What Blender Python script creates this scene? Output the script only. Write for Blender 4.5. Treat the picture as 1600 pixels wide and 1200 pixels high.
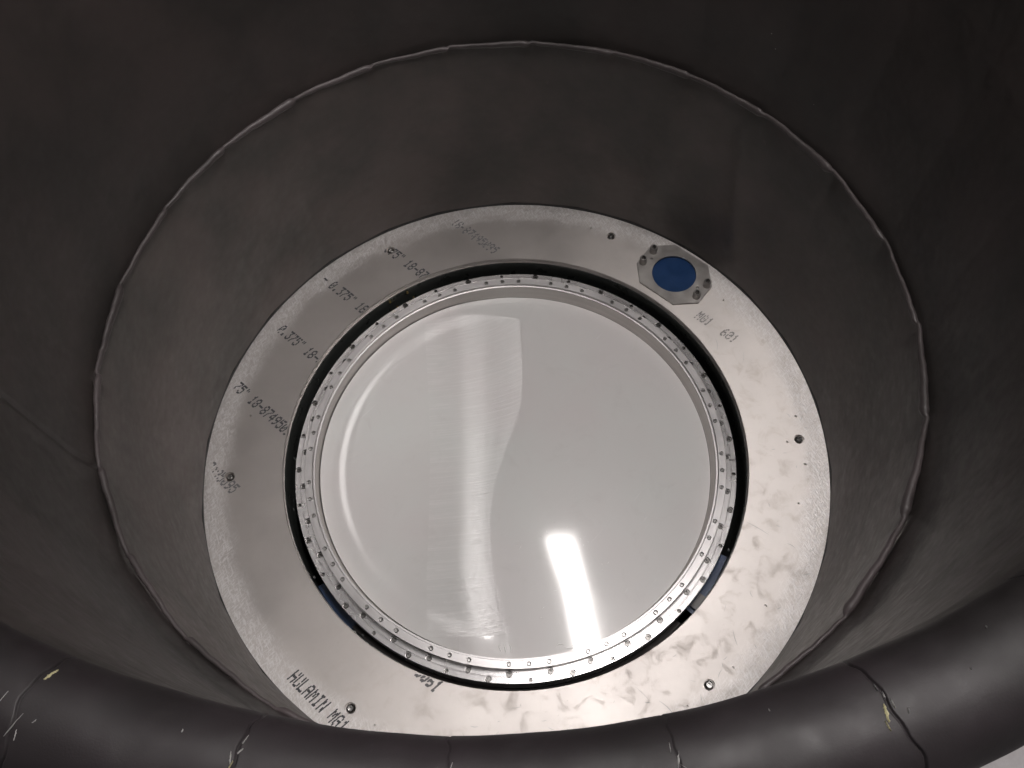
import bpy, bmesh, math, random
from mathutils import Vector, Matrix
random.seed(7)
S = 0.55                                   # metres per plate radius
sc = bpy.context.scene
for o in list(bpy.data.objects): bpy.data.objects.remove(o)
COL = sc.collection
rad = math.radians
sin, cos, pi = math.sin, math.cos, math.pi

# ------------------------------------------------------------ camera
cd = bpy.data.cameras.new('camera'); cam = bpy.data.objects.new('camera', cd); COL.objects.link(cam)
Rv = Vector((0.998, -0.0567, -0.029)).normalized(); Uv = Vector((0.0637, 0.8806, 0.4696))
Uv = (Uv - Rv*Uv.dot(Rv)).normalized(); Bv = Rv.cross(Uv)
m = Matrix((Rv, Uv, Bv)).transposed().to_4x4()
m.translation = Vector((0.0039, -1.1186, 2.5336))*S
cam.matrix_world = m
cd.sensor_width = 36.0; cd.lens = 36.0*1332/1600; cd.clip_start = 0.01; cd.clip_end = 60
sc.camera = cam
# ------------------------------------------------------------ world + exposure
w = bpy.data.worlds.new('World'); sc.world = w; w.use_nodes = True
bg = w.node_tree.nodes['Background']; bg.inputs[0].default_value = (0.92, 0.90, 0.90, 1); bg.inputs[1].default_value = 0.135
sc.view_settings.view_transform = 'Standard'; sc.view_settings.look = 'None'
sc.view_settings.gamma = 1; sc.view_settings.use_curve_mapping = False
sc.view_settings.exposure = 0.0
LAMP = 68.0

# ------------------------------------------------------------ node helpers
class NT:
    def __init__(s, name):
        s.m = bpy.data.materials.new(name); s.m.use_nodes = True; s.t = s.m.node_tree; s.t.nodes.clear()
        s.out = s.n('ShaderNodeOutputMaterial'); s.p = s.n('ShaderNodeBsdfPrincipled')
        s.l(s.p.outputs[0], s.out.inputs[0])
    def n(s, t, **k):
        x = s.t.nodes.new(t)
        for a, b in k.items(): setattr(x, a, b)
        return x
    def l(s, a, b): s.t.links.new(a, b)
    def put(s, inp, v):
        if hasattr(v, 'is_output') or isinstance(v, bpy.types.NodeSocket): s.l(v, inp)
        else: inp.default_value = v
    def math(s, op, a, b=0.0, c=None, clamp=False):
        x = s.n('ShaderNodeMath', operation=op, use_clamp=clamp); s.put(x.inputs[0], a); s.put(x.inputs[1], b)
        if c is not None: s.put(x.inputs[2], c)
        return x.outputs[0]
    def obj(s): return s.n('ShaderNodeTexCoord').outputs['Object']
    def sep(s, v): x = s.n('ShaderNodeSeparateXYZ'); s.l(v, x.inputs[0]); return x.outputs
    def comb(s, a, b, c=0.0):
        x = s.n('ShaderNodeCombineXYZ'); s.put(x.inputs[0], a); s.put(x.inputs[1], b); s.put(x.inputs[2], c); return x.outputs[0]
    def noise(s, v, scale, detail=3, rough=.5, dist=0.0):
        x = s.n('ShaderNodeTexNoise'); s.l(v, x.inputs['Vector']); x.inputs['Scale'].default_value = scale
        x.inputs['Detail'].default_value = detail; x.inputs['Roughness'].default_value = rough
        x.inputs['Distortion'].default_value = dist; return x.outputs['Fac']
    def rng(s, v, a, b, c=0.0, d=1.0, smooth=False):
        x = s.n('ShaderNodeMapRange'); s.put(x.inputs[0], v)
        for i, q in enumerate((a, b, c, d)): x.inputs[i+1].default_value = q
        if smooth: x.interpolation_type = 'SMOOTHSTEP'
        return x.outputs[0]
    def mix(s, f, a, b):
        x = s.n('ShaderNodeMix', data_type='RGBA'); s.put(x.inputs[0], f)
        for i, q in ((6, a), (7, b)):
            if isinstance(q, tuple): x.inputs[i].default_value = (*q, 1)
            else: s.l(q, x.inputs[i])
        return x.outputs[2]
    def bump(s, h, strength, dist, prev=None):
        x = s.n('ShaderNodeBump'); s.put(x.inputs['Height'], h); s.put(x.inputs['Strength'], strength); x.inputs['Distance'].default_value = dist
        if prev is not None: s.l(prev, x.inputs['Normal'])
        return x.outputs[0]
    def polar(s):
        X, Y, Z = s.sep(s.obj()); a = s.math('ARCTAN2', Y, X)
        r = s.math('SQRT', s.math('ADD', s.math('MULTIPLY', X, X), s.math('MULTIPLY', Y, Y)))
        return X, Y, Z, a, r
    def set(s, **k):
        for a, v in k.items():
            i = s.p.inputs[a.replace('_', ' ')]
            if isinstance(v, tuple): i.default_value = (*v, 1)
            else: s.put(i, v)
        return s.m

def simple(name, col, rough=.5, metal=0.0, **k):
    t = NT(name); o = t.obj(); n = t.noise(o, 40, 4)
    c = t.mix(t.rng(n, .3, .7), tuple(x*.85 for x in col), tuple(min(1, x*1.12) for x in col))
    t.set(Base_Color=c, Roughness=t.rng(n, .3, .7, rough*.85, min(1, rough*1.15)), Metallic=metal, **k)
    return t.m

def liner_mat(name, base, tint):
    t = NT(name); o = t.obj(); big = t.noise(o, 5, 4, .6); fine = t.noise(o, 900, 2, .6); mid = t.noise(o, 60, 4, .6)
    c = t.mix(t.rng(big, .38, .62), tuple(x*.86 for x in base), tuple(x*1.08 for x in tint))
    c = t.mix(t.rng(mid, .62, .8, 0, .35), c, tuple(x*1.6 for x in tint))
    dust = t.n('ShaderNodeTexVoronoi'); t.l(o, dust.inputs['Vector']); dust.inputs['Scale'].default_value = 28
    d = t.rng(dust.outputs['Distance'], .018, .03, 1, 0)
    c = t.mix(t.math('MULTIPLY', d, t.rng(t.noise(o, 11, 2), .62, .66)), c, (.30, .29, .27))
    b = t.bump(fine, .16, .0005); b = t.bump(mid, .07, .002, b); b = t.bump(big, .35, .02, b)
    t.set(Base_Color=c, Roughness=t.rng(mid, .3, .7, .40, .54), Normal=b)
    t.p.inputs['Specular IOR Level'].default_value = .42
    if 'roll' in name: t.l(t.rng(mid, .3, .7, .48, .62), t.p.inputs['Roughness'])
    return t.m

M = {}
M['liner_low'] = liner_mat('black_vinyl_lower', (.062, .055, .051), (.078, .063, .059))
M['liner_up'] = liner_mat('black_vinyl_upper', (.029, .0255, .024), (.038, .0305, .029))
M['roll'] = liner_mat('black_foam_roll', (.0115, .0094, .0098), (.021, .0160, .0185))
M['fold'] = liner_mat('folded_hem', (.050, .042, .042), (.074, .060, .062))
M['foam'] = simple('torn_yellow_foam', (.42, .38, .22), .8)
M['foamw'] = simple('torn_white_scrim', (.42, .41, .40), .8)
M['shell'] = simple('shell_grey', (.18, .18, .18), .6)

def plate_mat():
    t = NT('aluminium_plate'); X, Y, Z, a, r = t.polar(); o = t.obj()
    rn = t.math('DIVIDE', r, S)
    # sanded margin, ragged
    edge = t.math('ADD', rn, t.math('MULTIPLY', t.math('SUBTRACT', t.noise(o, 16, 5, .7), .5), .11))
    band = t.rng(edge, .895, .965, 0, 1, True)
    # sanding strokes
    v1 = t.comb(t.math('ADD', t.math('MULTIPLY', X, 1.0), t.math('MULTIPLY', Y, .35)), t.math('MULTIPLY', t.math('SUBTRACT', t.math('MULTIPLY', Y, 1.0), t.math('MULTIPLY', X, .35)), .22))
    s1 = t.noise(v1, 330, 3, .6, .5)
    v2 = t.comb(t.math('MULTIPLY', t.math('ADD', X, t.math('MULTIPLY', Y, 1.1)), .22), t.math('SUBTRACT', Y, X))
    s2 = t.noise(v2, 300, 3, .6, .7)
    st = t.math('MAXIMUM', s1, s2)
    fine = t.noise(t.comb(t.math('MULTIPLY', t.math('ADD', X, Y), 1.0), t.math('MULTIPLY', t.math('SUBTRACT', X, Y), .05)), 500, 3, .6)
    blot = t.noise(o, 7, 5, .6); blot2 = t.noise(o, 34, 4, .65, .6)
    # grime is on the side of the plate that was handled (lower right)
    side = t.rng(t.math('SUBTRACT', t.math('MULTIPLY', X, .8), t.math('MULTIPLY', Y, .6)), -.12, .30, .12, 1)
    grime = t.math('MULTIPLY', t.rng(blot2, .52, .72), side)
    specks = t.math('MULTIPLY', t.rng(t.noise(o, 90, 6, .8, 1.5), .64, .70), t.rng(t.noise(o, 9, 2), .50, .58))
    specks = t.math('MULTIPLY', specks, side)
    c = t.mix(t.rng(blot, .35, .65), (.535, .500, .480), (.62, .578, .555))
    c = t.mix(t.math('MULTIPLY', grime, .38), c, (.44, .385, .335))
    c = t.mix(t.math('MULTIPLY', specks, .75), c, (.22, .19, .165))
    stk = t.math('MULTIPLY', band, t.rng(st, .50, .62, .15, 1))
    c = t.mix(t.math('MULTIPLY', stk, .65), c, (.80, .78, .78))
    b = t.bump(fine, .12, .0004)
    b = t.bump(t.rng(st, .45, .75), t.math('MULTIPLY', band, .30), .0010, b)
    ro = t.math('ADD', t.rng(blot, .3, .7, .44, .54), t.math('MULTIPLY', grime, .12))
    tn = t.n('ShaderNodeCombineXYZ'); tn.inputs[0].default_value = .7071; tn.inputs[1].default_value = .7071
    t.l(tn.outputs[0], t.p.inputs['Tangent'])
    return t.set(Base_Color=c, Metallic=t.math('SUBTRACT', .86, t.math('MULTIPLY', stk, .45)), Roughness=ro, Normal=b, Anisotropic=.62)
M['plate'] = plate_mat()

def lathe_metal(name, col, rough, aniso=.6, k=900, rings=.35):
    t = NT(name); X, Y, Z, a, r = t.polar()
    v = t.comb(t.math('MULTIPLY', r, 1.0), t.math('MULTIPLY', a, .012), t.math('MULTIPLY', Z, 1.0))
    n = t.noise(v, k, 3, .6); n2 = t.noise(v, 130, 2, .5); bl = t.noise(t.obj(), 12, 3)
    c = t.mix(t.rng(n2, .35, .65), tuple(x*.9 for x in col), col)
    tan = t.n('ShaderNodeTangent', direction_type='RADIAL', axis='Z')
    t.set(Base_Color=c, Metallic=.93, Roughness=t.rng(bl, .3, .7, rough*.85, rough*1.15), Anisotropic=aniso,
          Normal=t.bump(n, rings*.55, .0003))
    t.l(tan.outputs[0], t.p.inputs['Tangent']); t.p.inputs['Anisotropic Rotation'].default_value = .25
    return t.m
M['flange'] = lathe_metal('turned_flange', (.68, .66, .66), .27, .5)
M['clamp'] = lathe_metal('turned_clamp', (.56, .54, .54), .38, .4, 700, .2)
M['spacer'] = lathe_metal('spacer_metal', (.66, .63, .61), .5, .3, 300, .1)
M['steel'] = simple('stainless_bolt', (.42, .41, .40), .25, 1.0)
M['steel_dark'] = simple('dark_socket_screw', (.15, .145, .14), .34, 1.0)
M['screw'] = simple('flush_screw', (.45, .44, .43), .30, 1.0)
M['stud'] = simple('knurled_stud', (.30, .285, .275), .42, .9)
M['ink'] = simple('black_ink', (.055, .055, .06), .7)
M['ink_f'] = simple('faded_ink', (.15, .145, .15), .65)
M['ink_g'] = simple('worn_ink', (.22, .21, .205), .6)
M['port'] = simple('bead_blasted_plate', (.37, .35, .335), .46, .85)
M['collar'] = simple('black_collar', (.055, .060, .057), .30)
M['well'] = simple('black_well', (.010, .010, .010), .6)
M['lid'] = simple('blue_lacquer', (.007, .040, .125), .4)
M['blue_tape'] = simple('deep_blue_panel', (.008, .035, .10), .35)
M['rubber'] = simple('grey_rubber', (.085, .078, .078), .35)
M['blank'] = simple('deep_blue_blank', (.0045, .030, .100), .35)
M['brass'] = simple('brass', (.50, .38, .17), .4, 1.0)
M['scuff'] = simple('white_scuff', (.35, .36, .36), .6)
M['pencil'] = simple('pencil_mark', (.16, .15, .15), .6)

def film_mat(name, strip=False):
    t = NT(name); o = t.obj(); X, Y, Z = t.sep(o)
    bl = t.noise(o, 5, 3)
    c = t.mix(t.rng(bl, .35, .65), (.655, .622, .618), (.655, .652, .640))
    sm = t.noise(o, 16, 5, .7, 1.2); c = t.mix(t.rng(sm, .55, .75, 0, .35), c, (.57, .545, .535))
    hair = t.noise(t.comb(t.math('MULTIPLY', t.math('ADD', X, Y), .06), t.math('SUBTRACT', X, Y)), 260, 2, .5, .8)
    c = t.mix(t.rng(hair, .70, .74, 0, .30), c, (.78, .76, .76))
    # circular polishing scratches
    xx = t.math('SUBTRACT', X, -.16); yy = t.math('SUBTRACT', Y, .62)
    r = t.math('SQRT', t.math('ADD', t.math('MULTIPLY', xx, xx), t.math('MULTIPLY', yy, yy)))
    v = t.comb(r, 0.0, 0.0); n = t.noise(v, 260, 3, .7); br = t.noise(o, 6, 3)
    ang = t.math('ARCTAN2', yy, xx)
    n = t.noise(t.comb(r, t.math('MULTIPLY', ang, .02)), 240, 4, .75)
    b = t.bump(t.rng(t.noise(o, 2.5, 2), 0, 1), .25, .02)
    if strip: c = t.mix(t.rng(n, .48, .70, 0, .40), c, (.82, .79, .79))
    b2 = t.bump(n, .42 if strip else .04, .0010, b)
    if strip:
        t.set(Base_Color=c, Roughness=.25, Normal=b2, Anisotropic=1.0)
        t.p.inputs['Anisotropic Rotation'].default_value = 0.0
        tn = t.n('ShaderNodeCombineXYZ'); tn.inputs[1].default_value = 1.0
        t.l(tn.outputs[0], t.p.inputs['Tangent'])
    else:
        mk = t.rng(X, -.13, -.05, 1, 0, True)          # the taut, stretched side of the film
        t.set(Base_Color=c, Roughness=t.rng(mk, 0, 1, .36, .26), Normal=b2, Anisotropic=mk)
        tn = t.n('ShaderNodeCombineXYZ'); tn.inputs[1].default_value = 1.0; t.l(tn.outputs[0], t.p.inputs['Tangent'])
    t.p.inputs['Specular IOR Level'].default_value = .75 if strip else .45
    t.p.inputs['Coat Weight'].default_value = 0.0 if strip else .8
    t.p.inputs['Coat Roughness'].default_value = .16 if strip else .075
    t.l(b, t.p.inputs['Coat Normal'])
    return t.m
M['film'] = film_mat('window_film')
M['strip'] = film_mat('film_strip', True)
t = NT('lamp_glow'); t.set(Base_Color=(.9, .9, .9)); t.p.inputs['Emission Color'].default_value = (1, .955, .93, 1); t.p.inputs['Emission Strength'].default_value = LAMP; M['glow'] = t.m
M['housing'] = simple('white_enamel', (.75, .75, .74), .4)
t = NT('floor_vinyl'); o = t.obj(); n = t.noise(o, 30, 5, .7)
t.set(Base_Color=t.mix(t.rng(n, .3, .7), (.60, .56, .57), (.72, .69, .70)), Roughness=.5); M['floor'] = t.m

# ------------------------------------------------------------ mesh helpers
def link(name, me, mat, parent=None, loc=(0, 0, 0), rz=0.0, smooth=None):
    o = bpy.data.objects.new(name, me); COL.objects.link(o); o.location = loc; o.rotation_euler[2] = rz
    if mat is not None and not me.materials: me.materials.append(mat)
    if parent is not None: o.parent = parent
    if smooth is not None:
        for p in me.polygons: p.use_smooth = True
        if smooth < 180: me.set_sharp_from_angle(angle=rad(smooth))
    return o
def empty(name, label, cat, loc=(0, 0, 0), group=None):
    o = bpy.data.objects.new(name, None); COL.objects.link(o); o.location = loc; o.empty_display_size = .05
    o['label'] = label; o['category'] = cat
    if group: o['group'] = group
    return o
def mesh(name, V, F):
    me = bpy.data.meshes.new(name); me.from_pydata(V, [], F); me.update(); return me
def lathe(name, prof, n=288, closed=True):
    """prof: list of (r,z) in plate units. closed ring section -> solid"""
    V = []; F = []; k = len(prof)
    for i in range(n):
        a = 2*pi*i/n
        for r, z in prof: V.append((r*S*cos(a), r*S*sin(a), z*S))
    for i in range(n):
        j = (i+1) % n
        for q in range(k if closed else k-1):
            q2 = (q+1) % k
            F.append((i*k+q, j*k+q, j*k+q2, i*k+q2))
    me = mesh(name, V, F); bm = bmesh.new(); bm.from_mesh(me); bmesh.ops.recalc_face_normals(bm, faces=bm.faces); bm.to_mesh(me); bm.free()
    return me
def cyl_bm(bm, x, y, z0, z1, r, n=20, r2=None, cap=True):
    r2 = r if r2 is None else r2
    A = [bm.verts.new((x+r*cos(2*pi*i/n), y+r*sin(2*pi*i/n), z0)) for i in range(n)]
    B = [bm.verts.new((x+r2*cos(2*pi*i/n), y+r2*sin(2*pi*i/n), z1)) for i in range(n)]
    for i in range(n): bm.faces.new((A[i], A[(i+1) % n], B[(i+1) % n], B[i]))
    bm.faces.new(A[::-1]); bm.faces.new(B)
def cut(obj, bmf):
    """difference with the cutter built by bmf"""
    bm = bmesh.new(); bmf(bm); me = bpy.data.meshes.new('cut'); bmesh.ops.recalc_face_normals(bm, faces=bm.faces); bm.to_mesh(me); bm.free()
    c = bpy.data.objects.new('cut', me); COL.objects.link(c)
    md = obj.modifiers.new('b', 'BOOLEAN'); md.object = c; md.operation = 'DIFFERENCE'; md.solver = 'EXACT'
    bpy.context.view_layer.update(); dg = bpy.context.evaluated_depsgraph_get(); dg.update()
    nm = bpy.data.meshes.new_from_object(obj.evaluated_get(dg)); obj.modifiers.clear()
    old = obj.data; obj.data = nm; bpy.data.objects.remove(c); bpy.data.meshes.remove(old)
    for p in nm.polygons: p.use_smooth = True
    nm.set_sharp_from_angle(angle=rad(25))
def socket_bolt(name, r, h, hexr, n=24, dome=False, depth=None):
    """socket head: chamfered disc with a hexagonal recess, base at z=0"""
    depth = depth or h*.75
    V = []; F = []
    def ring(rr, z, m=n, ph=0): 
        i0 = len(V)
        for i in range(m): V.append((rr*cos(2*pi*i/m+ph), rr*sin(2*pi*i/m+ph), z))
        return i0
    def hexring(rr, z):
        i0 = len(V)
        for i in range(n):
            a = 2*pi*i/n; s = (a % (pi/3))-pi/6; q = rr*cos(pi/6)/cos(s); V.append((q*cos(a), q*sin(a), z))
        return i0
    R = [ring(r, 0), ring(r, h*.82), ring(r*.88, h)]
    if dome: R = [ring(r, 0), ring(r*.97, h*.45), ring(r*.8, h*.85), ring(r*.6, h)]
    R += [hexring(hexr, h), hexring(hexr*.97, h-depth)]
    for a, b in zip(R, R[1:]):
        for i in range(n): F.append((a+i, a+(i+1) % n, b+(i+1) % n, b+i))
    F.append(tuple(R[-1]+i for i in range(n)))
    return mesh(name, V, F)

# ------------------------------------------------------------ floor
fl = link('floor', mesh('floor', [(-6, -6, -1.25), (6, -6, -1.25), (6, 6, -1.25), (-6, 6, -1.25)], [(0, 1, 2, 3)]), M['floor']); fl['kind'] = 'structure'

# ------------------------------------------------------------ baffle
baf = empty('telescope_baffle', 'black vinyl lined round baffle tube with a fat rolled foam rim and folded hem', 'baffle')
NOD = sorted([168.9, 154.2, 139.7, 124.9, 110.4, 96.9, 82.6, 68.2, 54.2, 39.9, 24.9, 10.7, -4, -18.7, -33.6, -48.9, -63, -77.3, -91.5, -105.8, -120, -134.4, -148.1, -161.6, -176.2])
PN = sorted([175.1, 159.9, 145.4, 129.3, 114.5, 103.3, 87, 73, 60.9, 47, 33, 19, 5, -9, -24, -38, -52, -66, -80, -94, -109, -124, -139, -154, -170])
def seg(a, nodes):
    a = (a+180) % 360-180
    for i in range(len(nodes)):
        lo = nodes[i]; hi = nodes[(i+1) % len(nodes)]
        if hi < lo: hi += 360
        aa = a if a >= lo else a+360
        if lo <= aa < hi: return i, (aa-lo)/(hi-lo), hi-lo
    return 0, 0, 14
def poly(a, nodes, R, k=.8):
    i, f, wd = seg(a, nodes); h = rad(wd)/2
    rr = R*cos(h)/cos(rad(wd)*(f-.5)); return R*(1-k)+rr*k
jit = [random.uniform(-1, 1) for _ in range(64)]
def grid(name, fn, na, nt, mat):
    V = []; F = []
    for j in range(nt+1):
        for i in range(na): V.append(tuple(c*S for c in fn(360*i/na-180, j/nt)))
    for j in range(nt):
        for i in range(na):
            i2 = (i+1) % na; F.append((j*na+i, j*na+i2, (j+1)*na+i2, (j+1)*na+i))
    o = link(name, mesh(name, V, F), mat, baf, smooth=180); return o
def wav(a, z): return .0022*sin(rad(a)*3+z*4)+.0016*sin(rad(a)*7-z*6+1)+.001*sin(rad(a)*13+z*9)
def crease(a, z, a0, slope, wd, dep):
    d = a-(a0+slope*(z-.4)); return -dep*math.exp(-(d/wd)**2)
def low(a, t):
    z = .013+t*.735
    R0 = poly(a, PN, 1.003, .45); R1 = poly(a, NOD, 1.008, .6)
    e = 4*t*(1-t)
    r = R0*(1-t)+R1*t+wav(a, z)*e
    i, f, wd = seg(a, NOD)
    r += .006*math.exp(-((1-t)/.07)**2)*math.exp(-(min(f, 1-f)*wd/1.6)**2)*(.6+.5*jit[i]) - .004*math.exp(-((1-t)/.12)**2)*sin(pi*f)
    r += .007*max(0, -sin(rad(a)))*math.exp(-((1-t)/.05)**2)
    r += crease(a, z, 40, 9, 2.2, .011)*min(1, e*1.5)+crease(a, z, 56, -6, 4, .009)*e+crease(a, z, -158, 12, 5, .003)*e+crease(a, z, 120, 5, 6, .003)*e
    return r*cos(rad(a)), r*sin(rad(a)), z
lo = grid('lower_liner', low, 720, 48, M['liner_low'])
def up(a, t):
    z = .742+t*(1.78-.742)
    r = 1.020+.012*t
    if z > 1.60: r += .045*((z-1.60)/.18)**1.6
    r -= (.0125+.007*max(0, -sin(rad(a))))*math.exp(-((z-.738)/.05)**2)
    r += poly(a, NOD, 1.0, .35)-1.0+wav(a+20, z*.8)*1.3
    d = (a+162+1.5*t)                                   # panel joint
    r += .006*math.exp(-(d/.35)**2) - .003*math.exp(-((d-1.2)/1.2)**2) if abs(d) < 8 else 0
    return r*cos(rad(a)), r*sin(rad(a)), z
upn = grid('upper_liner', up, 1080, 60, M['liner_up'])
# folded hem: a flattened tube that swells and is pinched where the panels meet
V = []; F = []; NA = 1440; NB = 12
for q in range(NA):
    a = 360*q/NA-180; i, f, wd = seg(a, NOD)
    R = poly(a, NOD, 1.0045, .55)+.0008*sin(a*.9)+.0005*sin(a*2.3+1)
    sw = min(1, f/.07)*(1-.75*f)*1.1; mi = .0038+(.0052+.0026*jit[(i*7) % 50])*sw
    mz = mi*1.25+.0012*jit[(i*3+5) % 60]*sw
    mi += .0022*math.exp(-(f*wd/.9)**2)
    zc = .7475+.0018*jit[i+20]*sin(pi*f)+.0015*sin(f*9+i)*f
    for k in range(NB):
        p_ = 2*pi*k/NB
        rr = R+mi*cos(p_)-.0045-.0030*(1-f)*min(1, f/.03)+.0016*f; zz = zc+mz*sin(p_)
        V.append((rr*S*cos(rad(a)), rr*S*sin(rad(a)), zz*S))
for q in range(NA):
    for k in range(NB): F.append((q*NB+k, ((q+1) % NA)*NB+k, ((q+1) % NA)*NB+(k+1) % NB, q*NB+(k+1) % NB))
link('folded_hem', mesh('folded_hem', V, F), M['fold'], baf, smooth=180)
# rim roll (foam tube) with butt joints
JN = [-172, -162, -152, -142, -132, -122.2, -112.5, -102.8, -93.4, -84.0, -74.3, -64.6, -55, -45, -35, -25, -15, -5]+[5+10*k for k in range(18)]
AZ = set(round(-180+.5*k, 3) for k in range(720))
for j_ in JN:
    for k in range(-14, 15): AZ.add(round(j_+.035*k if abs(k) < 9 else j_+.035*k*abs(k)/9, 3))
AZ = sorted(AZ); V = []; F = []; NA = len(AZ); NB = 72
for a0 in AZ:
    jn = min(JN, key=lambda j: abs(((a0-j+180) % 360)-180)); dj = ((a0-jn+180) % 360)-180
    for k in range(NB):
        p_ = 2*pi*k/NB
        a = a0+math.exp(-(dj/2)**2)*(.28*sin(p_*1.5+jn)+.10*sin(p_*5+jn*3)+.05*sin(p_*13+jn))
        mi = .0575+.0008*sin(rad(a0)*9+p_)+.0004*sin(rad(a0)*23+2*p_)+.0003*sin(rad(a0)*61-p_*3)
        jd = .35 if jn in (-93.4, -84.0) else 1
        mi -= jd*(.0024*math.exp(-(dj/.055)**2)+.0005*math.exp(-(dj/.6)**2))-(.0004 if dj > 0 else 0)*math.exp(-abs(dj)/.5)
        mi -= .0095*math.exp(-((a0+92)/12)**2)                      # the foam has sagged in the middle of the near side
        Rt = 1.09+.002*sin(rad(a0)*5+1); rr = Rt+mi*cos(p_); zz = 1.75+mi*sin(p_)
        V.append((rr*S*cos(rad(a)), rr*S*sin(rad(a)), zz*S))
for q in range(NA):
    for k in range(NB): F.append((q*NB+k, ((q+1) % NA)*NB+k, ((q+1) % NA)*NB+(k+1) % NB, q*NB+(k+1) % NB))
roll = link('rim_roll', mesh('rim_roll', V, F), M['roll'], baf, smooth=180)
# torn flecks along the joints
def fleck(az, ph, ln, wdt, rot, mat, name='torn_fleck'):
    """ragged thin scrap lying on the roll"""
    n = 14; V = []; F = []; rr = .0568-.0095*math.exp(-((az+92)/12)**2); ln *= .7; wdt *= .7
    top = []; bot = []
    for i in range(n+1):
        u = i/n; x = (u-.5)*ln; hw = wdt*(sin(pi*u)**.6)*random.uniform(.35, 1)+.0002; off = random.uniform(-.25, .25)*wdt
        top.append((x, off+hw)); bot.append((x, off-hw))
    def on(x, y, h):
        c_, s_ = cos(rot), sin(rot); s1 = x*c_-y*s_; s2 = x*s_+y*c_   # s1 around section, s2 along azimuth
        p_ = rad(ph)+s1/rr; a = rad(az)+s2/1.05; r2 = rr+h+.0008
        R = 1.09+r2*cos(p_); return (R*S*cos(a), R*S*sin(a), (1.75+r2*sin(p_))*S)
    for (x, y), (x2, y2) in zip(top, bot): V += [on(x, y, 0), on(x, (y+y2)/2, .0012), on(x2, y2, 0), on(x, (y+y2)/2, -.0015)]
    for i in range(n):
        for k in range(4): F.append((4*i+k, 4*i+(k+1) % 4, 4*i+4+(k+1) % 4, 4*i+4+k))
    link(name, mesh(name, V, F), mat, roll, smooth=40)
for az, ph, ln, wd_, rot, c in [
    (-112.35, 131, .020, .0030, .15, 'foam'), (-112.3, 84, .030, .0006, .3, 'foamw'), (-112.0, 78, .012, .0012, -.2, 'foamw'), (-111.5, 92, .006, .0014, .5, 'foamw'),
    (-113.4, 97, .022, .0005, .1, 'foamw'), (-102.5, 124, .012, .0006, .2, 'foamw'), (-102.8, 106, .014, .0011, -.3, 'foamw'), (-102.7, 98, .016, .0007, .2, 'foam'), (-102.5, 113, .008, .0009, .6, 'foamw'),
    (-105.3, 119, .004, .0010, 0, 'foamw'), (-93.4, 118, .012, .0006, .2, 'foamw'), (-84.0, 116, .012, .0009, .1, 'foamw'), (-83.8, 104, .020, .0012, .3, 'foamw'), (-83.6, 97, .012, .0007, -.8, 'foamw'), (-84.2, 92, .01, .0006, .9, 'foamw'),
    (-74.6, 116, .008, .0006, .1, 'foamw'), (-74.5, 108, .009, .0009, .2, 'foamw'), (-74.35, 100, .010, .0008, .1, 'foamw'), (-74.8, 95, .020, .0024, .25, 'foam'), (-75.0, 86, .012, .0009, -.1, 'foam'), (-73.9, 91, .006, .0006, .4, 'foamw'), (-73.0, 36, .008, .0008, .4, 'foamw'),
    (-79.3, 128, .003, .0006, 0, 'foamw'), (-70.5, 100, .0025, .0006, 0, 'foamw'), (-68.5, 124, .0025, .0005, 0, 'foamw')]:
    fleck(az, ph, ln, wd_, rot, M[c])
# shell behind the liner
link('outer_shell', lathe('outer_shell', [(1.055, -.02), (1.055, 1.72), (1.075, 1.72), (1.075, -.02)], 192), M['shell'], baf, smooth=30)

# ------------------------------------------------------------ base plate
bp = empty('base_plate', 'bare aluminium ring plate with ink stamps bolted at the bottom of the black tube', 'plate')
PB = [(.9195, a) for a in (63.7, 116.4, -177.5, -123.4, -56.5, -2.2)]
plate = link('ring_plate', lathe('ring_plate', [(.750, -.002), (.7515, 0), (1.05, 0), (1.05, -.02), (.750, -.02)], 288), M['plate'], bp)
PH = [(.925, .046), (.878, -.043), (.919, -.124), (.87, -.251), (.707, -.557), (.582, -.725), (.437, -.819), (-.436, -.817), (.77, .513), (.337, .867), (-.870, .175)]
PC = (.612, .633)
def f(bm):
    for r, a in PB: cyl_bm(bm, r*cos(rad(a))*S, r*sin(rad(a))*S, -.012*S, .05*S, .0165*S, 28)
    for i, (x, y) in enumerate(PH): cyl_bm(bm, x*S, y*S, -.01*S, .05*S, (.0045 if i in (1, 0, 2, 4, 5) else .0032)*S, 12)
    cyl_bm(bm, PC[0]*S, PC[1]*S, -.1*S, .1*S, .084*S, 64)
cut(plate, f)
pb_me = socket_bolt('bolt', .0135*S, .013*S, .0065*S, dome=True); pb_me.materials.append(M['steel'])
for r, a in PB:
    link('bolt', pb_me, None, bp, (r*cos(rad(a))*S, r*sin(rad(a))*S, -.0115*S), random.random()*3, smooth=25)
link('gap_shade_ring', lathe('gap_shade_ring', [(1.0005, .0005), (1.0005, .011), (1.016, .011), (1.016, .0005)], 288), M['well'], bp, smooth=30)  # black ring put in as the shadow line between plate and liner
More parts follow.
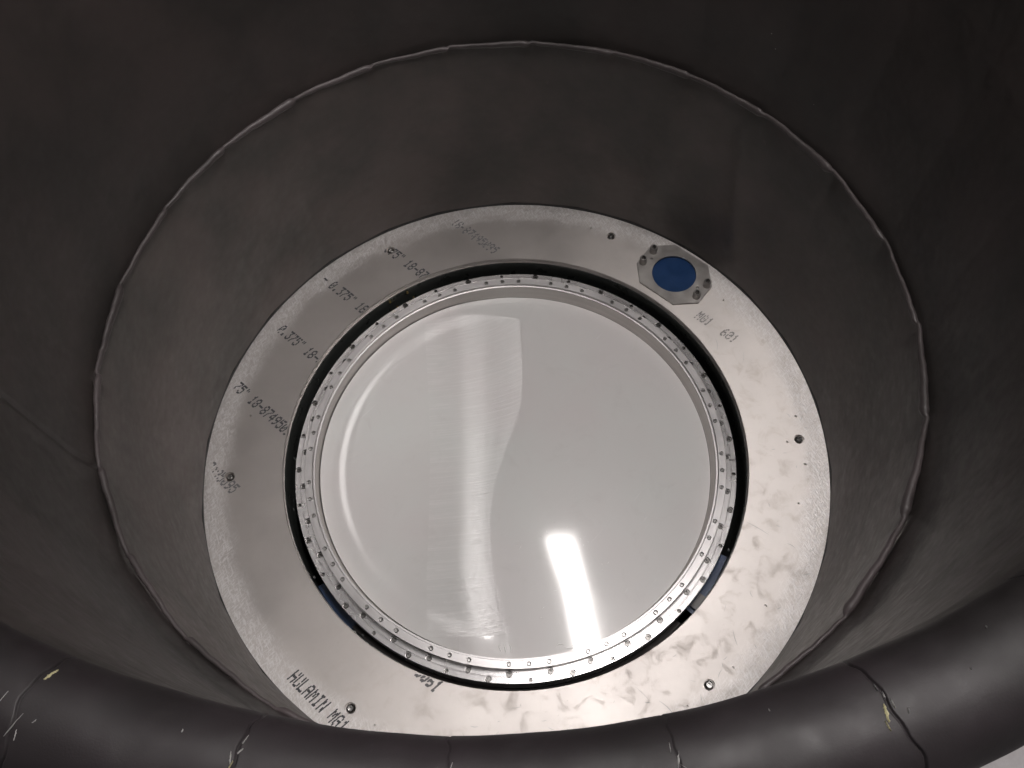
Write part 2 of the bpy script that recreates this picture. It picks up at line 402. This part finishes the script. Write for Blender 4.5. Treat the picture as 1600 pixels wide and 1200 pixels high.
# --- dot matrix printing
G = {'0': '01110 10001 10011 10101 11001 10001 01110', '1': '00100 01100 00100 00100 00100 00100 01110', '2': '01110 10001 00001 00110 01000 10000 11111',
     '3': '11111 00010 00100 00010 00001 10001 01110', '4': '00010 00110 01010 10010 11111 00010 00010', '5': '11111 10000 11110 00001 00001 10001 01110',
     '6': '00110 01000 10000 11110 10001 10001 01110', '7': '11111 00001 00010 00100 01000 01000 01000', '8': '01110 10001 10001 01110 10001 10001 01110',
     '9': '01110 10001 10001 01111 00001 00010 01100', '-': '00000 00000 00000 11111 00000 00000 00000', '.': '00000 00000 00000 00000 00000 01100 01100',
     '"': '01010 01010 00000 00000 00000 00000 00000', ' ': '0 0 0 0 0 0 0', 'H': '10001 10001 10001 11111 10001 10001 10001', 'U': '10001 10001 10001 10001 10001 10001 01110',
     'L': '10000 10000 10000 10000 10000 10000 11111', 'A': '01110 10001 10001 11111 10001 10001 10001', 'M': '10001 11011 10101 10101 10001 10001 10001',
     'I': '01110 00100 00100 00100 00100 00100 01110', 'N': '10001 11001 11001 10101 10011 10011 10001', 'G': '01110 10001 10000 10111 10001 10001 01110', 'T': '11111 00100 00100 00100 00100 00100 00100'}
D1 = (cos(rad(-44.5)), sin(rad(-44.5))); D2 = (cos(rad(37)), sin(rad(37)))
def printed(text, s0, row, mat, pitch=.0199, hgt=.0385, rmax=.985, rmin=.7545, drop=.05, seed=1, z=.0004, smear=1.25, double=False):
    rnd = random.Random(seed); V = []; F = []
    px = pitch*.80/5; py = hgt/7
    o0 = (D1[0]*s0+cos(rad(45))*row, D1[1]*s0+sin(rad(45))*row)
    for ci, ch in enumerate(text):
        rows = G[ch].split()
        for j, rw in enumerate(rows):
            for i, b in enumerate(rw):
                if b != '1' or rnd.random() < drop: continue
                for dbl in range(2 if double else 1):
                    s = ci*pitch+(i-2)*px+rnd.uniform(-1, 1)*px*.15+dbl*px*.5; u = (3-j)*py+rnd.uniform(-1, 1)*py*.12+dbl*py*.35
                    hx = px*.62*rnd.uniform(.9, 1.1); hy = py*.52*smear*rnd.uniform(.9, 1.1)
                    cx = o0[0]+D1[0]*s+D2[0]*u; cy = o0[1]+D1[1]*s+D2[1]*u; r = math.hypot(cx, cy)
                    if r > rmax or r < rmin or any(math.hypot(cx-q_*cos(rad(w_)), cy-q_*sin(rad(w_))) < .0185 for q_, w_ in PB): continue
                    if r > rmax-.035 and rnd.random() < (r-rmax+.035)/.035*.7: continue
                    i0 = len(V)
                    for k in range(8):
                        q = 2*pi*(k+.5)/8; a_ = hx*1.15*cos(q); b_ = hy*1.15*sin(q)
                        V.append(((cx+D1[0]*a_+D2[0]*b_)*S, (cy+D1[1]*a_+D2[1]*b_)*S, z*S+(i0//8)*4e-7))
                    F.append(tuple(range(i0, i0+8)))
    return link('printed_marking', mesh('printed_marking', V, F), mat, bp)
s1 = -.778-7*.0199
for row, txt, off, mt, kw in [(.549, '18-87495095', 7, 'ink_f', dict(drop=.22)), (.300, '375" 18-87495095', 2, 'ink', dict(drop=.02)), (.056, '- 0.375" 18-87495095', -2, 'ink', {}),
                              (-.190, '0.375" 18-87495095', 0, 'ink', {}), (-.440, '75" 18-87495095', 3, 'ink', dict(double=False, drop=.02, rmax=.99)), (-.690, '18-87495095', 7, 'ink_f', dict(drop=.05, rmax=.98))]:
    printed(txt, s1+off*.0199, row, M[mt], seed=int(row*1000)+9, **kw)
printed('HULAMIN MG1  6061', .001, -.948, M['ink'], pitch=.0203, hgt=.041, seed=3, smear=1.25, rmax=1.01, drop=.05)
printed('6061', .001+13*.0203, -.700, M['ink_f'], pitch=.0203, seed=4, double=True, drop=.08)
printed('MG1', .001+8*.0194, .798, M['ink_g'], pitch=.0200, seed=5, drop=.12)
printed('601', .262, .798, M['ink_g'], pitch=.0200, seed=6, drop=.15)
def scratches():
    V = []; F = []; rnd = random.Random(11)
    L = [(-1.0, (.30, -.76), (.335, -.80)), (0, (.36, -.80), (.40, -.85)), (0, (.60, -.62), (.605, -.665)), (0, (.70, -.30), (.76, -.345)), (0, (.715, .36), (.712, .31)), (0, (.80, .30), (.79, .255))]
    for _ in range(46):
        a = rnd.uniform(-110, 5); r = rnd.uniform(.79, .97); q = rnd.uniform(0, pi); l_ = rnd.uniform(.006, .028)
        x, y = r*cos(rad(a)), r*sin(rad(a)); L.append((0, (x, y), (x+l_*cos(q), y+l_*sin(q))))
    for k, (x0, y0), (x1, y1) in L:
        dx, dy = x1-x0, y1-y0; l_ = math.hypot(dx, dy); nx, ny = -dy/l_, dx/l_; wv = rnd.uniform(.0004, .0009); i0 = len(V); n = 5; bow = rnd.uniform(-.12, .12)*l_
        for i in range(n+1):
            u = i/n; h = wv*sin(pi*(.08+.84*u)); b = bow*sin(pi*u)
            V += [((x0+dx*u+nx*(b+h))*S, (y0+dy*u+ny*(b+h))*S, .00055*S), ((x0+dx*u+nx*(b-h))*S, (y0+dy*u+ny*(b-h))*S, .00055*S)]
        for i in range(n): F.append((i0+2*i, i0+2*i+1, i0+2*i+3, i0+2*i+2))
    return mesh('scratch_marks', V, F)
link('scratch_marks', scratches(), M['scuff'], bp)

# ------------------------------------------------------------ port cover
pc = empty('port_cover', 'small octagonal aluminium port plate on four stubby studs round a blue opening', 'port plate', (PC[0]*S, PC[1]*S, 0))
A = [(.4855, .6914), (.4852, .6071), (.590, .5049), (.680, .504), (.738, .570)]
P8 = [(x-PC[0], y-PC[1]) for x, y in A] + [(-(x-PC[0]), -(y-PC[1])) for x, y in A[1:4]]
bm = bmesh.new(); B0 = [bm.verts.new((x*S, y*S, .0005)) for x, y in P8]; B1 = [bm.verts.new((x*S*.995, y*S*.995, .0080*S)) for x, y in P8]
bm.faces.new(B0[::-1]); bm.faces.new(B1)
for i in range(8): bm.faces.new((B0[i], B0[(i+1) % 8], B1[(i+1) % 8], B1[i]))
bmesh.ops.recalc_face_normals(bm, faces=bm.faces); me = bpy.data.meshes.new('octagon_plate'); bm.to_mesh(me); bm.free()
octo = link('octagon_plate', me, M['port'], pc)
def f(bm):
    cyl_bm(bm, PC[0]*S, PC[1]*S, -.1, .1, .0785*S, 96)
    for x, y in ((-.0706, .0703), (.0724, -.0668)): cyl_bm(bm, (PC[0]+x)*S, (PC[1]+y)*S, .004*S, .1, .0052*S, 16)
cut(octo, f)
link('blue_blank', lathe('blue_blank', [(.0005, -.0025), (.0832, -.0025), (.0832, -.012), (.0005, -.012)], 96), M['blank'], pc, smooth=30)
st_me = lathe('stud', [(.0005, 0), (.0135, 0), (.0135, .026), (.0120, .028), (.0085, .028), (.0085, .022), (.0005, .022)], 28)
st_me.materials.append(M['stud']); stb = socket_bolt('screw_head', .0075*S, .012*S, .0038*S, 24, True); stb.materials.append(M['steel'])
for x, y in ((-.1045, .0585), (-.0615, .1025), (.0625, -.1030), (.1065, -.0590)):
    s_ = link('stud', st_me, None, pc, (x*S, y*S, .008*S), smooth=30)
    link('screw_head', stb, None, s_, (0, 0, .022*S), random.random(), smooth=30)
for x, y in ((-.0706, .0703), (.0724, -.0668)):
    sm = socket_bolt('small_screw', .0045*S, .003*S, .002*S, 16, True); link('small_screw', sm, M['screw'], pc, (x*S, y*S, .0045*S), smooth=30)

# ------------------------------------------------------------ window assembly
wn = empty('round_window', 'round white plastic window in a bright bolted metal ring at the centre', 'window')
FZ = -.058; CZ = -.031
flange = link('outer_flange', lathe('outer_flange', [(.678, FZ-.02), (.678, FZ), (.7035, FZ), (.7045, FZ-.0015), (.7060, FZ-.0015), (.7070, FZ), (.7222, FZ), (.7240, FZ-.002), (.7240, FZ-.07), (.700, FZ-.07)], 360), M['flange'], wn)
INN = [(.6955, -94.6+10*k) for k in range(36)]
OUT = [(.7125, -99.5+20*k) for k in range(18)]; OUTS = [(.7140, -89.5+20*k) for k in range(18)]
def f(bm):
    for r, a in INN+OUT: cyl_bm(bm, r*cos(rad(a))*S, r*sin(rad(a))*S, (FZ-.013)*S, .05*S, .0104*S, 24)
    for r, a in OUTS: cyl_bm(bm, r*cos(rad(a))*S, r*sin(rad(a))*S, (FZ-.016)*S, .05*S, .0066*S, 20)
cut(flange, f)
clamp = link('clamp_ring', lathe('clamp_ring', [(.6860, FZ+.0005), (.6860, CZ-.001), (.6850, CZ), (.6625, CZ), (.6612, CZ-.001), (.6600, CZ-.010), (.6550, CZ-.0105), (.6545, CZ-.0135), (.6700, CZ-.0135), (.6700, FZ+.0005)], 360), M['clamp'], wn)
link('spacer_ring', lathe('spacer_ring', [(.6550, CZ-.014), (.6470, -.0985), (.6560, -.0985), (.6690, FZ), (.6690, CZ-.014)], 360), M['spacer'], wn, smooth=30)
SCR = [(r, a) for r, a in [(.6727, -94.65+5*k) for k in range(72)] if min(abs(((a-(-99.6+20*j)+180) % 360)-180) for j in range(18)) > 1.5]
def f(bm):
    for r, a in SCR: cyl_bm(bm, r*cos(rad(a))*S, r*sin(rad(a))*S, (CZ-.008)*S, .05*S, .0074*S, 20)
cut(clamp, f)
b_me = socket_bolt('bolt', .0080*S, .0085*S, .0045*S, 24); b_me.materials.append(M['steel_dark'])
s_me = socket_bolt('set_screw', .0052*S, .0060*S, .0030*S, 18); s_me.materials.append(M['steel_dark'])
c_me = socket_bolt('clamp_screw', .0061*S, .0058*S, .0028*S, 18, True); c_me.materials.append(M['screw'])
for r, a in INN+OUT: link('bolt', b_me, None, wn, (r*cos(rad(a))*S, r*sin(rad(a))*S, (FZ-.0129)*S), random.random()*3, smooth=25)
for r, a in OUTS: link('set_screw', s_me, None, wn, (r*cos(rad(a))*S, r*sin(rad(a))*S, (FZ-.0159)*S), random.random()*3, smooth=25)
for r, a in SCR: link('clamp_screw', c_me, None, wn, (r*cos(rad(a))*S, r*sin(rad(a))*S, (CZ-.0079)*S), random.random()*3, smooth=25)
# alignment dashes
for a, r0, r1, wd_ in ((171.0, .7045, .7205, .0035), (-5.6, .700, .7185, .0028)):
    V = []; c_, s_ = cos(rad(a)), sin(rad(a))
    for r, q in ((r0, -1), (r1, -1), (r1, 1), (r0, 1)): V.append(((r*c_-q*wd_*s_)*S, (r*s_+q*wd_*c_)*S, (FZ+.0006)*S))
    link('witness_mark', mesh('witness_mark', V, [(0, 1, 2, 3)]), M['pencil'], wn)
# film: flat in the middle, dished up towards the clamp
def zf(r, a=pi):
    g = max(0, cos(a-rad(176)))**.7
    step = .5*(1+math.erf((r-.575)/.028))*.028*1.77*.225
    return -.0985+step*g
def gut(x, y):
    """long soft crease: a low step running from the far to the near side"""
    c = -.135+.012*sin(y*5)+.10*max(0, -(y+.35))**1.5*2
    wd = .043; return .5*(1-math.erf((x-c)/wd))*wd*1.77*.080*max(0, min(1, (y+.66)/.16))
def film():
    V = [(0, 0, zf(0)*S)]; F = []; NR = 90; NA = 288
    for j in range(1, NR+1):
        r = .6462*j/NR
        for i in range(NA):
            a = 2*pi*i/NA; z = zf(r, a)+gut(r*cos(a), r*sin(a))
            V.append((r*cos(a)*S, r*sin(a)*S, z*S))
    for i in range(NA): F.append((0, 1+i, 1+(i+1) % NA))
    for j in range(NR-1):
        for i in range(NA):
            F.append((1+j*NA+i, 1+(j+1)*NA+i, 1+(j+1)*NA+(i+1) % NA, 1+j*NA+(i+1) % NA))
    return mesh('window_film', V, F)
link('window_film', film(), M['film'], wn, smooth=180)
# loose strip of the film, bowed like a shallow gutter
def strip():
    V = []; F = []; NX = 110; NY = 140
    for j in range(NY+1):
        v = j/NY; y = .578-1.150*v
        xl = -.298+.015*sin(pi*min(1, v*1.2)); xr = .050-.13/(1+math.exp(min(20, (y-.10)/.085)))+.02*sin(y*7)*v+.10*max(0, -(y+.35))**1.5*2
        for i in range(NX+1):
            u = i/NX; x = xl+(xr-xl)*u
            yy = y-.03*(2*u-1)**2*(1-v)
            r = math.hypot(x, yy)
            if r > .640: x *= .640/r; yy *= .640/r
            z = zf(min(.64, math.hypot(x, yy)), math.atan2(yy, x))+.0007+gut(x, yy)
            V.append((x*S, yy*S, z*S))
    for j in range(NY):
        for i in range(NX): k = j*(NX+1)+i; F.append((k, k+NX+1, k+NX+2, k+1))
    return mesh('film_strip', V, F)
link('film_strip', strip(), M['strip'], wn, smooth=180)

def lint_glints():  # lint on the film, plus crease glints near the rim as white slivers
    V = []; F = []; rnd = random.Random(5)
    P = [(.09, -.26), (.07, -.27), (.155, -.25), (.19, -.29), (.20, -.31), (.215, -.30), (.185, -.33), (.27, -.37), (.25, -.375), (.252, -.395), (.10, -.45), (.12, -.45), (.06, -.50), (.05, -.53), (.165, -.52), (.195, -.56), (-.01, -.29), (.0, -.305), (-.05, -.612), (-.065, -.612), (-.078, -.608), (.13, -.617), (.10, -.617), (.11, -.230)]
    for k, (x, y) in enumerate(P):
        edge = y < -.6; q = rnd.uniform(0, pi) if not edge else (pi/2+.15 if k < 21 else .2); l_ = rnd.uniform(.006, .014) if not edge else .026; w_ = .0007 if not edge else .0016; n = 6; bow = rnd.uniform(-.35, .35)*l_; i0 = len(V)
        for i in range(n+1):
            u = i/n; h = w_*sin(pi*(.05+.9*u)); a_ = (u-.5)*l_; b_ = bow*sin(pi*u)
            for sg, dz in ((1, 0), (0, .0012), (-1, 0)):
                px_ = x+cos(q)*a_-sin(q)*(b_+sg*h); py_ = y+sin(q)*a_+cos(q)*(b_+sg*h); V.append((px_*S, py_*S, (zf(min(.64, math.hypot(px_, py_)), math.atan2(py_, px_))+.0016+dz)*S))
        for i in range(n):
            for c in range(2): F.append((i0+3*i+c, i0+3*i+c+1, i0+3*i+4+c, i0+3*i+3+c))
    return mesh('lint_and_glints', V, F)
M['lint_glints'] = simple('white_lint_glint', (.85, .84, .83), .4)
ln = link('lint_and_glints', lint_glints(), M['lint_glints'], wn, smooth=180); ln['kind'] = 'stuff'

# ------------------------------------------------------------ cryostat under the plate
cr = empty('cryostat', 'blue lidded vessel with a black collar seen in the gap under the plate', 'vessel', (0, 0, -.45))
def arc(name, r0, r1, z0, z1, a0, a1, mat, n=40, th=.006):
    V = []; F = []
    for i in range(n+1):
        a = rad(a0+(a1-a0)*i/n)
        for r, z in ((r0, z0), (r1, z1), (r1, z1-th), (r0, z0-th)): V.append((r*cos(a)*S, r*sin(a)*S, z*S+.45))
    for i in range(n):
        for k in range(4): F.append((4*i+k, 4*i+(k+1) % 4, 4*i+4+(k+1) % 4, 4*i+4+k))
    F += [(0, 1, 2, 3), (4*n+3, 4*n+2, 4*n+1, 4*n)]
    return link(name, mesh(name, V, F), mat, cr, smooth=30)
link('blue_lid', lathe('blue_lid', [(.772, -.045), (1.04, -.045), (1.04, -.75), (.772, -.75)], 192), M['lid'], cr, (0, 0, .45), smooth=30)
link('black_collar', lathe('black_collar', [(.7485, -.021), (.764, -.021), (.764, -.60), (.700, -.60), (.700, -.40), (.7510, -.30), (.7510, -.07), (.7475, -.05)], 288), M['collar'], cr, (0, 0, .45), smooth=30)
link('dark_well', lathe('dark_well', [(.0005, -.42), (.7195, -.42), (.7195, -.125), (.70, -.125), (.70, -.44), (.0005, -.44)], 192), M['well'], cr, (0, 0, .45), smooth=30)
arc('blue_panel', .7197, .7495, -.145, -.145, -150, -136, M['blue_tape'])
arc('blue_panel', .7197, .7495, -.145, -.145, -46, -29, M['blank'])
arc('grey_bracket', .726, .7490, -.128, -.128, -45, -41, M['rubber'])
arc('rubber_gasket', .7245, .7400, -.135, -.120, -136, -50, M['rubber'], 90, .012)
arc('metal_lip', .7478, .7500, -.0195, -.0195, 60, 262, M['steel'], 160, .0006)
for a, z, rr in ((118.2, -.04, .744), (123.8, -.038, .744), (117.0, -.075, .734), (122.4, -.078, .734)):
    bmm = socket_bolt('brass_stud', .0042*S, .010*S, .002*S, 14, True)
    link('brass_stud', bmm, M['brass'], cr, (rr*cos(rad(a))*S, rr*sin(rad(a))*S, z*S+.45), smooth=30)
for a, r, z, q in ((-151.5, .744, -.11, .004), (-134.5, .745, -.12, .0045), (-132.6, .736, -.12, .0035), (-170, .742, -.10, .002), (176, .742, -.1, .002), (-28, .745, -.12, .004)):
    bmm = socket_bolt('pipe_clip', q*S, .010*S, q*.5*S, 12, True)
    link('pipe_clip', bmm, M['scuff'], cr, (r*cos(rad(a))*S, r*sin(rad(a))*S, z*S+.45), smooth=30)

# ------------------------------------------------------------ ceiling light (seen only mirrored in the window)
A0 = Vector((.232, .76, 2.8)); A1 = Vector((.405, -.55, 2.8)); L = (A1-A0).length; mid = (A0+A1)/2; ang = math.atan2(A1.y-A0.y, A1.x-A0.x)
def ceiling_light(label, mid, ang, L, glow):
    lt = empty('ceiling_light', label, 'ceiling light', tuple(mid), 'ceiling lights over the baffle'); lt.rotation_euler[2] = ang
    bm = bmesh.new(); box(bm, -L/2-.02, L/2+.02, -.085, .085, .012, .07); me = bpy.data.meshes.new('housing'); bm.to_mesh(me); bm.free(); link('housing', me, M['housing'], lt)
    bm = bmesh.new(); box(bm, -L/2, L/2, -.066, .066, -.02, .0115); bmesh.ops.bevel(bm, geom=bm.edges[:], offset=.01, segments=3, affect='EDGES'); me = bpy.data.meshes.new('diffuser'); bm.to_mesh(me); bm.free(); link('diffuser', me, glow, lt)
def box(bm, x0, x1, y0, y1, z0, z1):
    v = [bm.verts.new(c) for c in [(x0, y0, z0), (x1, y0, z0), (x1, y1, z0), (x0, y1, z0), (x0, y0, z1), (x1, y0, z1), (x1, y1, z1), (x0, y1, z1)]]
    for q in ((3, 2, 1, 0), (4, 5, 6, 7), (0, 1, 5, 4), (1, 2, 6, 5), (2, 3, 7, 6), (3, 0, 4, 7)): bm.faces.new([v[i] for i in q])
ceiling_light('long white fluorescent ceiling light mirrored as a glare bar in the window', mid, ang, L, M['glow'])
ceiling_light('second fluorescent ceiling light off to the right lighting the left wall of the tube', Vector((1.75, -.15, 2.8)), ang, .72, M['glow'])
